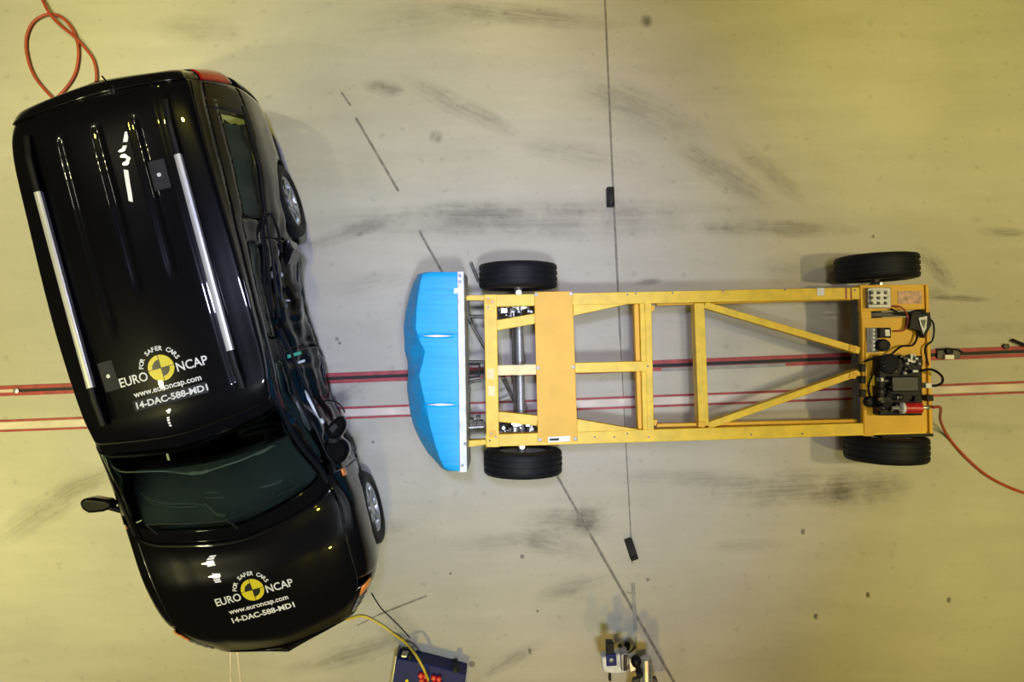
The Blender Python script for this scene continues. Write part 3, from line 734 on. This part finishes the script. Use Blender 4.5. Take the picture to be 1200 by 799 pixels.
poly('sticker', [(957.5, 337.5), (966, 337.3), (966.3, 346), (957.8, 346.3)], Z + .001, Z + .0035, 'white', T, OFF, 0)
poly('sticker', [(642, 512), (668, 510.5), (668.3, 517), (642.3, 518.5)], Z + .014, Z + .017, 'white', T, OFF, 0)
poly('sticker_print', [(644, 514), (655, 513.4), (655.2, 515.8), (644.2, 516.4)], Z + .017, Z + .018, 'label_grey', T, OFF, 0)
poly('red_mark', [(990.5, 337), (992.5, 337), (992.8, 350), (990.8, 350)], Z, Z + .002, 'red', T, OFF, 0); poly('red_mark', [(996.5, 337), (998, 337), (998.3, 350), (996.8, 350)], Z, Z + .002, 'red', T, OFF, 0)
def bolt(x, y, z=Z + .014, r=.016, m='white_metal'):
    bm = bmesh.new(); c = P(x, y, z) - OFF; lathe(bm, [(r, z), (r, z + .010), (r * .6, z + .014)], 6 if r > .01 else 8, 'Z', (c.x, c.y, 0)); return obj('bolt', bm, m, T)
for x, y in ((628, 345), (669, 344), (630.5, 431), (672, 430), (632.5, 515), (674, 514)): bolt(x, y)
for x, y in ((572, 350), (577, 354), (572, 360), (576, 508), (581, 512), (574, 516), (735, 345), (745, 344), (788, 343), (847, 341), (920, 339.5), (940, 508), (880, 509), (720, 512), (697, 512), (760, 512), (759, 429), (735, 508), (1002, 340)):
    bolt(x, y, Z, .008, 'steel')
# axles and steering gear
def ax(name, pts, r, m, n=12):
    bm = bmesh.new(); tube(bm, [P(x, y, z) - OFF for x, y, z in pts], r, n); return obj(name, bm, m, T)
ax('front_axle', [(607, 322, .32), (612, 545, .32)], .034, 'steel'); ax('steering_rod', [(600, 358, .34), (604, 500, .34)], .012, 'dark_steel', 8)
ax('rear_axle', [(1025, 315, .32), (1037, 527, .32)], .034, 'dark_steel')
ax('pushrod', [(590, 444, .30), (607, 478, .30)], .016, 'dark_steel', 8); ax('pushrod', [(583, 468, .3), (600, 460, .3)], .011, 'steel', 8)
random.seed(11)
for (x0, x1, y0, y1) in ((585, 624, 357, 370), (584, 626, 494, 508)):
    for k in range(30):
        x, y = random.uniform(x0, x1), random.uniform(y0, y1); c = P(x, y, .4) - OFF; bm = bmesh.new(); a, b = random.uniform(.008, .028), random.uniform(.008, .028)
        if k % 3: box(bm, c.x - a, c.x + a, c.y - b, c.y + b, .28, random.uniform(.36, .44))
        else: lathe(bm, [(a, .28), (a, .40), (a * .6, .42)], 10, 'Z', (c.x, c.y, 0))
        obj('steering_linkage', bm, random.choice(('steel', 'dark_steel', 'plastic', 'alloy')), T, bevel=.002)
for (x, y, yy) in ((0, 0, 0),): pass
for y in (343, 523):
    x = 608 if y < 400 else 612; bm = bmesh.new(); c = P(x, y, .42) - OFF; lathe(bm, [(.018, .30), (.018, .40), (.026, .41), (.022, .44)], 12, 'Z', (c.x, c.y, 0)); obj('king_pin', bm, 'alloy', T)
c = P(1029, 333, .42) - OFF; bm = bmesh.new(); lathe(bm, [(.02, .30), (.02, .45), (.012, .47)], 10, 'Z', (c.x, c.y, 0)); obj('king_pin', bm, 'alloy', T)
# wheels (axis along Y): lathe on X then turn 90 degrees
for (X, Y, s, turn) in ((.05, .535, 1, .6), (.09, -.995, -1, .4), (3.02, .605, 1, 2.2), (3.10, -.885, -1, -.3)):
    make_wheel('wheel', T, (X - OFF.x, Y - OFF.y, .325), .325, .105, .20, s, 8, 'X', 'steel', math.radians(90 + turn))
# front brackets
def wire(name, pts, r, m='dark_steel', n=6): return ax(name, pts, r * 1.35, m, n)
BF = [poly('front_bracket', [(546, 346), (568, 346), (568, 352), (546, 352)], .40, .50, 'yellow', T, OFF),
      poly('front_bracket', [(548, 516), (570, 515), (570, 521), (548, 524)], .40, .50, 'yellow', T, OFF)]
wire('bracket_tube', [(547, 371, .45), (567, 371, .45)], .012); wire('bracket_tube', [(550, 376, .42), (568, 406, .42)], .009); wire('bracket_tube', [(545, 330, .42), (547, 520, .42)], .008)
wire('bracket_tube', [(547, 424, .45), (567, 424, .45), (569, 428, .45), (569, 440, .45), (566, 445, .45), (552, 447, .45), (547, 453, .45)], .010)
wire('bracket_tube', [(547, 441, .40), (567, 439, .40)], .006); wire('bracket_tube', [(552, 308, .10), (561, 330, .10)], .010)
wire('bracket_tube', [(548, 495, .45), (566, 494, .45), (568, 500, .45)], .012); wire('bracket_tube', [(548, 501, .45), (567, 500, .45)], .008, 'steel')
for (x, y) in ((549, 372), (552, 493), (560, 490), (556, 497), (563, 495)):
    c = P(x, y, .46) - OFF; bm = bmesh.new(); box(bm, c.x - .018, c.x + .018, c.y - .016, c.y + .016, .36, .475); obj('bracket_clamp', bm, 'dark_steel', T, bevel=.003)
# more of the load frame behind the plate
wire('bracket_tube', [(548, 352, .46), (548, 372, .46), (553, 378, .44)], .012); wire('bracket_tube', [(550, 453, .42), (549, 492, .42)], .008)
wire('bracket_tube', [(547, 427, .42), (562, 427, .42), (562, 441, .42), (547, 443, .42)], .007, 'plastic'); wire('bracket_tube', [(549, 504, .45), (549, 516, .45)], .008)
for (x0, y0, x1, y1, m) in ((569, 350, 579, 356, 'orange'), (571, 432, 579, 444, 'lit_worn'), (572, 452, 580, 464, 'lit_worn'), (573, 504, 581, 512, 'orange')):
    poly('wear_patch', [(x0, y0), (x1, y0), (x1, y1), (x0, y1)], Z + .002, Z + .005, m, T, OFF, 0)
# barrier: white back plate and blue block
poly('back_plate', [(535.8, 318), (543.6, 318), (547.5, 553.5), (538.8, 553.5)], .30, .80, 'white_metal', T, OFF, .004)
outer = [(318.5, 500), (321, 490), (333, 484), (345, 480), (365, 475.5), (385, 473), (398, 474), (410, 474), (425, 478), (440, 478), (455, 477), (470, 479), (485, 481), (500, 485), (515, 492), (530, 501), (542, 512), (549, 518), (552, 525)]
inner = [(318.5, 503), (321, 495), (333, 492), (360, 488), (385, 487), (400, 492), (412, 498), (425, 495), (440, 491), (455, 494), (475, 499), (500, 504), (525, 511), (540, 516), (549, 521), (552, 527)]
def lin(y, ks):
    if y <= ks[0][0]: return ks[0][1]
    for (y0, x0), (y1, x1) in zip(ks, ks[1:]):
        if y <= y1: return x0 + (x1 - x0) * (y - y0) / (y1 - y0)
    return ks[-1][1]
bm = bmesh.new(); V = []; NY = 150
for k in range(NY + 1):
    y = 318.5 + (552 - 318.5) * k / NY; xi, xo = lin(y, inner), lin(y, outer)
    wr = noise.noise(Vector((y * .09, 0, 0))); wr2 = noise.noise(Vector((y * .35, 3, 0)))
    xb = 535.6 + 3 * k / NY; r = []
    ridge = 0
    for yc, h in ((393.5, .016), (474, .016)):
        ridge += h * max(0, 1 - abs(y - yc) / 2.6)
    edge = min(1, min(k, NY - k) / 4)
    for q in range(9):
        t = q / 8; x = xb + (xi - xb) * t; z = .80 - .012 * (1 - edge) - .02 * t * t + .0025 * wr2 + ridge * (1 if .12 < t < .92 else 0) * math.sin(min(1, max(0, t)) * math.pi) ** .3
        r.append(P(x, y, .8) - OFF + Vector((0, 0, z - .8)))
    for q in range(1, 13):
        t = q / 12; x = xi + (xo - xi) * (1 - (1 - t) ** 1.3)
        z = .78 - .40 * t ** 1.15 + .020 * wr * math.sin(t * math.pi) * 1.0
        x += 1.4 * wr2 * math.sin(t * math.pi) + 2.2 * noise.noise(Vector((y * .06, t * 2.5, 7))) * math.sin(t * math.pi)
        v = P(x, y, z) - OFF; r.append(v)
    last = r[-1]; r.append(Vector((last.x + .03, last.y, .30))); vb = P(xb, y, .8) - OFF; r.append(Vector((vb.x, vb.y, .30)))
    V.append([bm.verts.new(p) for p in r])
nq = len(V[0])
for k in range(NY):
    for q in range(nq): bm.faces.new((V[k][q], V[k][(q + 1) % nq], V[k + 1][(q + 1) % nq], V[k + 1][q]))
bm.faces.new(V[0]); bm.faces.new(V[-1][::-1])
obj('barrier_block', bm, 'blue', T)
poly('plate_tape', [(532, 338), (541, 336), (541, 343), (532, 344)], .80, .803, 'white', T, OFF, 0)
for (x0, x1, y0) in ((494, 528, 393.5), (500, 532, 474)):  # white slivers painting the highlights on the two creases of the sheet
    poly('crease_glint', [(x0, y0), ((x0 + x1) / 2, y0 - 1.4), (x1, y0 - .4), (x1 - 2, y0 + .8), ((x0 + x1) / 2, y0 + 1.6)], .79, .818, 'white', T, OFF, .001)
for (x, y) in ((539, 323), (539, 330), (542, 545), (545, 520)): bolt(x, y, .80, .012, 'steel')
# rear equipment on the trolley
def tb(name, x0, x1, y0, y1, z0, z1, m, bevel=.004): return poly(name, [(x0, y0), (x1, y0 - .2), (x1 + .4, y1 - .2), (x0 + .4, y1)], z0, z1, m, T, OFF, bevel)
tb('junction_box', 1017, 1044, 337, 361, .53, .58, 'steel'); tb('junction_lid', 1020, 1041, 340, 357, .58, .592, 'steel')
for k in range(9): bm = bmesh.new(); c = P(1022 + (k % 3) * 8, 343 + (k // 3) * 6, .6) - OFF; lathe(bm, [(.012, .59), (.012, .602)], 8, 'Z', (c.x, c.y, 0)); obj('junction_knob', bm, 'dark_steel', T)
tb('data_label', 1052, 1080, 341, 356, .532, .536, mat('worn_label', (.62, .38, .25), .6, scale=25, vary=.4), 0)
tb('connector_base', 1016, 1030, 384, 413, .528, .55, 'tape')
for k in range(6):
    bm = bmesh.new(); c = P(1023.5, 386.5 + k * 4.6, .58) - OFF; lathe(bm, [(.016, .55), (.016, .575), (.009, .59)], 10, 'Z', (c.x, c.y, 0)); obj('connector', bm, 'white', T)
tb('valve_body', 1031, 1044, 384, 396, .53, .60, 'plastic'); tb('valve_window', 1037, 1043, 386, 394, .60, .606, 'steel')
bm = bmesh.new(); c = P(1037, 404.5, .62) - OFF; lathe(bm, [(.048, .53), (.05, .60), (.044, .62), (.02, .625)], 24, 'Z', (c.x, c.y, 0)); obj('valve_cap', bm, 'plastic', T)
poly('wedge_bracket', [(1068, 368), (1090, 366), (1092, 380), (1084, 396), (1078, 388), (1066, 384)], .53, .60, 'plastic', T, OFF)
poly('wedge_plate', [(1076, 372), (1087, 370), (1086, 384), (1082, 392)], .60, .612, 'steel', T, OFF); poly('wedge_window', [(1079, 375), (1085, 374), (1083, 385)], .612, .616, 'cream', T, OFF, 0)
tb('engine_block', 1030, 1081, 417, 487, .53, .64, 'plastic', .01)
tb('engine_cover', 1045, 1077, 441, 459, .64, .70, 'satin', .008)
random.seed(3)
for k in range(70):
    x, y = random.uniform(1030, 1078), random.uniform(417, 484)
    if 1042 < x < 1079 and 438 < y < 462: continue
    c = P(x, y, .66) - OFF; a, b, h = random.uniform(.008, .026), random.uniform(.008, .022), random.uniform(.65, .70); bm = bmesh.new()
    if k % 2: box(bm, c.x - a, c.x + a, c.y - b, c.y + b, .62, h)
    else: lathe(bm, [(a, .62), (a, h), (a * .5, h + .008)], 10, 'Z', (c.x, c.y, 0))
    obj('engine_fitting', bm, random.choice(('plastic', 'dark_steel', 'steel', 'satin', 'steel', 'satin') if y < 440 else ('plastic', 'matte', 'dark_steel', 'satin', 'steel')), T, bevel=.002)
bm = bmesh.new(); c = P(1044, 426, .68) - OFF; lathe(bm, [(.075, .62), (.078, .66), (.06, .675), (.03, .68)], 28, 'Z', (c.x, c.y, 0)); obj('pulley', bm, 'matte', T)
def cyl(name, x0, x1, y, z, r, m, prof=None):
    a, b = P(x0, y, z) - OFF, P(x1, y, z) - OFF; bm = bmesh.new()
    lathe(bm, prof or [(r * .8, a.x), (r, a.x + .006), (r, b.x - .006), (r * .8, b.x)], 20, 'X', (0, a.y, z)); return obj(name, bm, m, T)
cyl('red_cylinder', 1059, 1080, 478, .70, .043, 'red_part'); cyl('cylinder_cap', 1055, 1060, 478, .70, .044, 'white'); cyl('cylinder_neck', 1079, 1089, 477.5, .70, .014, 'alloy')
cyl('nozzle', 1045, 1054, 478, .70, .014, 'tape')
for (x, y, r) in ((1021, 471, .045),): bm = bmesh.new(); c = P(x, y, .58) - OFF; lathe(bm, [(r, .53), (r * 1.02, .565), (r * .8, .585), (r * .3, .59)], 22, 'Z', (c.x, c.y, 0)); obj('round_knob', bm, 'plastic', T)
for (x, y) in ((1012, 431), (1012, 445), (1012, 461)):
    c = P(x, y, .55) - OFF; bm = bmesh.new(); box(bm, c.x - .02, c.x + .02, c.y - .03, c.y + .03, .50, .55); obj('black_latch', bm, 'plastic', T, bevel=.005)
tb('orange_block', 1019, 1027, 440, 452, .53, .57, 'yellow'); tb('fitting', 1085, 1092, 449, 455, .53, .62, 'white'); tb('fitting', 1086, 1094, 463, 470, .53, .6, 'plastic')
tb('handle', 1014, 1019, 400, 470, .528, .54, 'orange')
def twire(name, pts, r, m): bm = bmesh.new(); tube(bm, cr([P(x, y, z) - OFF for x, y, z in pts], 7), r, 7); return obj(name, bm, m, T)
twire('hose', [(1080, 434, .66), (1092, 433, .66), (1103, 440, .62), (1104, 448, .60), (1096, 452, .58), (1088, 451, .58)], .010, 'plastic')
twire('hose', [(1022, 470, .56), (1018, 455, .58), (1022, 440, .58), (1028, 428, .62), (1026, 420, .62), (1012, 424, .56)], .008, 'plastic')
twire('hose', [(1040, 358, .56), (1056, 360, .58), (1064, 372, .57), (1060, 386, .56), (1048, 388, .56)], .007, 'red_cable')
twire('hose', [(1088, 372, .58), (1094, 380, .56), (1093, 398, .56), (1084, 408, .56), (1088, 428, .58)], .007, 'plastic')
twire('hose', [(1044, 416, .6), (1056, 406, .58), (1070, 404, .57), (1076, 392, .57), (1080, 376, .6)], .008, 'plastic')
twire('hose', [(1044, 362, .56), (1058, 368, .56), (1075, 364, .58), (1086, 368, .6)], .009, 'plastic')
# ------------------------------------------------------------------ loose things
def cable(name, pts, r, m, label, cat='cable'):
    c0 = P(pts[0][0], pts[0][1], 0); bm = bmesh.new(); tube(bm, [p - c0 for p in cr([P(*p) for p in pts], 10)], r, 8)
    o = obj(name, bm, m); o.location = c0; return tag(o, label, cat)
cable('air_hose', [(44, -12, .02), (57, 14, .045), (70, 29, .04), (85, 41, .045), (97, 53, .03), (109, 69, .02), (113, 86, .02), (111, 100, .02), (100, 112, .02), (82, 122, .02), (66, 118, .02), (42, 92, .02), (32, 66, .02), (31, 44, .02), (39, 26, .02), (55, 17, .02), (72, 20, .02), (86, 36, .025), (92, 60, .02), (88, 86, .02), (75, 106, .02), (60, 120, .02)],
      .013, 'red_cable', 'red hose looped on the floor behind the rear of the black car', 'hose')
cable('air_hose', [(1093, 477, .62), (1102, 478, .52), (1102, 492, .25), (1110, 510, .03), (1128, 532, .014), (1155, 556, .014), (1185, 572, .014), (1215, 582, .014)], .012, 'red_cable', 'orange hose curving from the rear of the yellow trolley to the right edge', 'hose')
cable('power_cable', [(405, 726, .012), (425, 722, .012), (445, 731, .012), (462, 743, .012), (476, 754, .10), (487, 767, .27), (497, 785, .30), (502, 797, .275)], .011, 'yellow_cable', 'yellow cable running to the dark blue case')
cable('signal_cable', [(435, 695, .008), (446, 712, .008), (456, 722, .008), (470, 736, .008), (480, 747, .008)], .005, 'plastic', 'thin black wire running from the car front towards the dark blue case', 'wire')
for i, (a, b) in enumerate((((270, 752), (271, 815)), ((277, 752), (284, 815)))):
    c0 = P(*a); s = P(*b) - c0; bm = bmesh.new(); n = Vector((-s.y, s.x, 0)).normalized() * .007; prism(bm, [n, -n, s - n, s + n], 0, .004)
    o = obj('white_strap', bm, 'strip', smooth=False); o.location = c0; tag(o, 'thin pale strap on the floor at the car front, the ' + ('left' if i == 0 else 'right') + ' of two', 'strap')
# dark blue case
c0 = P(503, 790); B = empty('equipment_case', c0, 'dark blue equipment case with red connectors at the bottom edge', 'case')
def pb(root, name, pts, z0, z1, m, bevel=.004):
    bm = bmesh.new(); prism(bm, [P(x, y, z1) - root.location for x, y in pts], z0, z1); return obj(name, bm, m, root, bevel=bevel)
pb(B, 'case_body', [(464, 771), (498, 777), (546, 790), (541, 825), (456, 815)], 0, .22, 'navy', .01)
pb(B, 'case_rim', [(463, 769), (465, 769), (458, 815), (456, 815)], .0, .235, 'steel', .001)
pb(B, 'case_latch', [(470, 768), (477, 768), (477, 771), (470, 770)], .12, .22, 'alloy'); pb(B, 'case_latch', [(530, 783), (536, 783), (537, 789), (531, 788)], .12, .24, 'plastic'); pb(B, 'case_latch', [(478, 769), (483, 768), (483, 773), (478, 773)], .12, .24, 'plastic')
for (x, y) in ((493, 792), (499, 793), (494, 798), (508, 795), (514, 796), (509, 801), (515, 802), (500, 801)):
    bm = bmesh.new(); c = P(x, y, .26) - c0; lathe(bm, [(.022, .22), (.024, .255), (.014, .265)], 14, 'Z', (c.x, c.y, 0)); obj('connector', bm, 'red_part', B)
pb(B, 'indicator_lamp', [(474, 797), (478, 796), (479, 800), (475, 800)], .22, .235, 'logo_yellow')
# camera rig
c0 = P(738, 790); R = empty('camera_rig', c0, 'white and silver measuring camera heads on a stand at the bottom edge', 'camera')
pb(R, 'camera_body', [(705, 770), (727, 766), (735, 772), (734, 788), (722, 790), (707, 788)], .40, .52, 'white_metal', .012)
pb(R, 'camera_screen', [(710, 767), (722, 766), (723, 780), (711, 781)], .52, .545, 'navy', .004)
pb(R, 'lens_hood', [(710.5, 753), (719.5, 753), (720, 768), (711, 768)], .46, .54, 'plastic', .008)
bm = bmesh.new(); c = P(716.5, 773, .55) - c0; lathe(bm, [(.018, .54), (.018, .56), (.008, .565)], 14, 'Z', (c.x, c.y, 0)); obj('dial', bm, 'steel', R)
pb(R, 'swivel_joint', [(727, 767), (736, 764), (738, 777), (734, 787), (728, 786)], .42, .55, 'steel', .01); pb(R, 'swivel_clamp', [(731, 768), (735, 768), (735, 786), (731, 786)], .55, .57, 'satin', .004)
bm = bmesh.new(); c = P(746, 776, .52) - c0; ellip(bm, (c.x, c.y, .50), (.042, .052, .05), 18, 12); obj('ball_head', bm, 'plastic', R)
pb(R, 'ball_mount', [(736, 772), (744, 768), (746, 786), (738, 789)], .38, .47, 'alloy', .01)
bm = bmesh.new(); a, b = P(757, 770, .42) - c0, P(758, 812, .42) - c0; 
tube(bm, [Vector((a.x, a.y, .42)), Vector((b.x, b.y, .42))], .050, 18); obj('metal_canister', bm, 'alloy', R, bevel=.008)
bm = bmesh.new(); c = P(750, 791, .5) - c0; lathe(bm, [(.026, .38), (.026, .50), (.014, .51)], 14, 'Z', (c.x, c.y, 0)); obj('thumb_screw', bm, 'plastic', R)
bm = bmesh.new(); c = P(715, 793, .45) - c0; box(bm, c.x - .010, c.x + .010, c.y - .035, c.y + .03, .40, .45); obj('plug', bm, 'plastic', R, bevel=.003)
pb(R, 'base_plate', [(742, 797), (752, 794), (770, 795), (776, 820), (738, 820)], .28, .34, 'dark_steel', .008)
bm = bmesh.new(); c = P(735, 780, .4) - c0; tube(bm, [(c.x, c.y, .42), (c.x, c.y, .0)], .02, 10)
for t in (0.4, 2.5, 4.6): tube(bm, [(c.x, c.y, .25), (c.x + .14 * math.cos(t), c.y - .05 + .10 * math.sin(t), .008)], .010, 8)
obj('stand', bm, 'dark_steel', R)
c = P(757, 800, .3) - c0; bm = bmesh.new(); tube(bm, [(c.x, c.y, .30), (c.x, c.y, 0)], .02, 10); obj('stand_post', bm, 'dark_steel', R)
# small black blocks on the floor
def block(px, py, L, W, ang, z, label):
    c = P(px, py); root = empty('floor_sensor', c, label, 'sensor', rz=math.radians(ang))
    bm = bmesh.new(); box(bm, -W / 2, W / 2, -L / 2, L / 2, 0, z); obj('sensor_body', bm, 'plastic', root, bevel=.006)
    bm = bmesh.new(); lathe(bm, [(W * .36, L * -.44), (W * .38, -L * .30)], 12, 'Y', (0, 0, z)); obj('sensor_lens', bm, 'satin', root)
    bm = bmesh.new(); box(bm, -W * .35, W * .35, L * .1, L * .4, z, z + .008); obj('sensor_lid', bm, 'matte', root, bevel=.002)
block(714.5, 232, .165, .062, 2, .08, 'small black sensor block on the floor line above the trolley'); block(739, 642, .185, .066, 18, .07, 'small black tilted sensor block on the floor below the trolley')
c = P(734.5, 756); bm = bmesh.new(); ellip(bm, (0, 0, .025), (.026, .042, .025), 14, 10); o = obj('rubber_foot', bm, 'plastic'); o.location = c; tag(o, 'small black oval rubber foot on the floor above the camera rig', 'rubber foot')
# clamps on the upper rail at the right
def clamp(x, y, kind, label):
    c = P(x, y); root = empty('rail_clamp', c, label, 'clamp')
    if kind == 0:
        bm = bmesh.new(); box(bm, -.08, .12, -.045, .045, .012, .03); obj('clamp_base', bm, 'dark_steel', root, bevel=.004)
        bm = bmesh.new(); box(bm, -.03, .05, -.05, -.012, .03, .06); obj('white_tab', bm, 'white', root, bevel=.004)
        bm = bmesh.new(); lathe(bm, [(.028, .03), (.03, .06), (.015, .065)], 14, 'Z', (.01, .02, 0)); obj('clamp_knob', bm, 'plastic', root)
        bm = bmesh.new(); tube(bm, [(-.07, .03, .04), (.0, .045, .05), (.09, .03, .04), (.14, .01, .03)], .007, 7); obj('clamp_wire', bm, 'plastic', root)
    else:
        bm = bmesh.new(); tube(bm, [(-.07, .035, .03), (.06, -.02, .03)], .014, 8); obj('clamp_lever', bm, 'plastic', root)
        bm = bmesh.new(); lathe(bm, [(.022, .012), (.024, .035), (.01, .04)], 12, 'Z', (-.12, -.02, 0)); obj('clamp_knob', bm, 'dark_steel', root)
clamp(1107, 414, 0, 'rail clamp with a white tab right behind the yellow trolley'); clamp(1193, 403, 1, 'black lever clamp on the upper rail at the right edge')
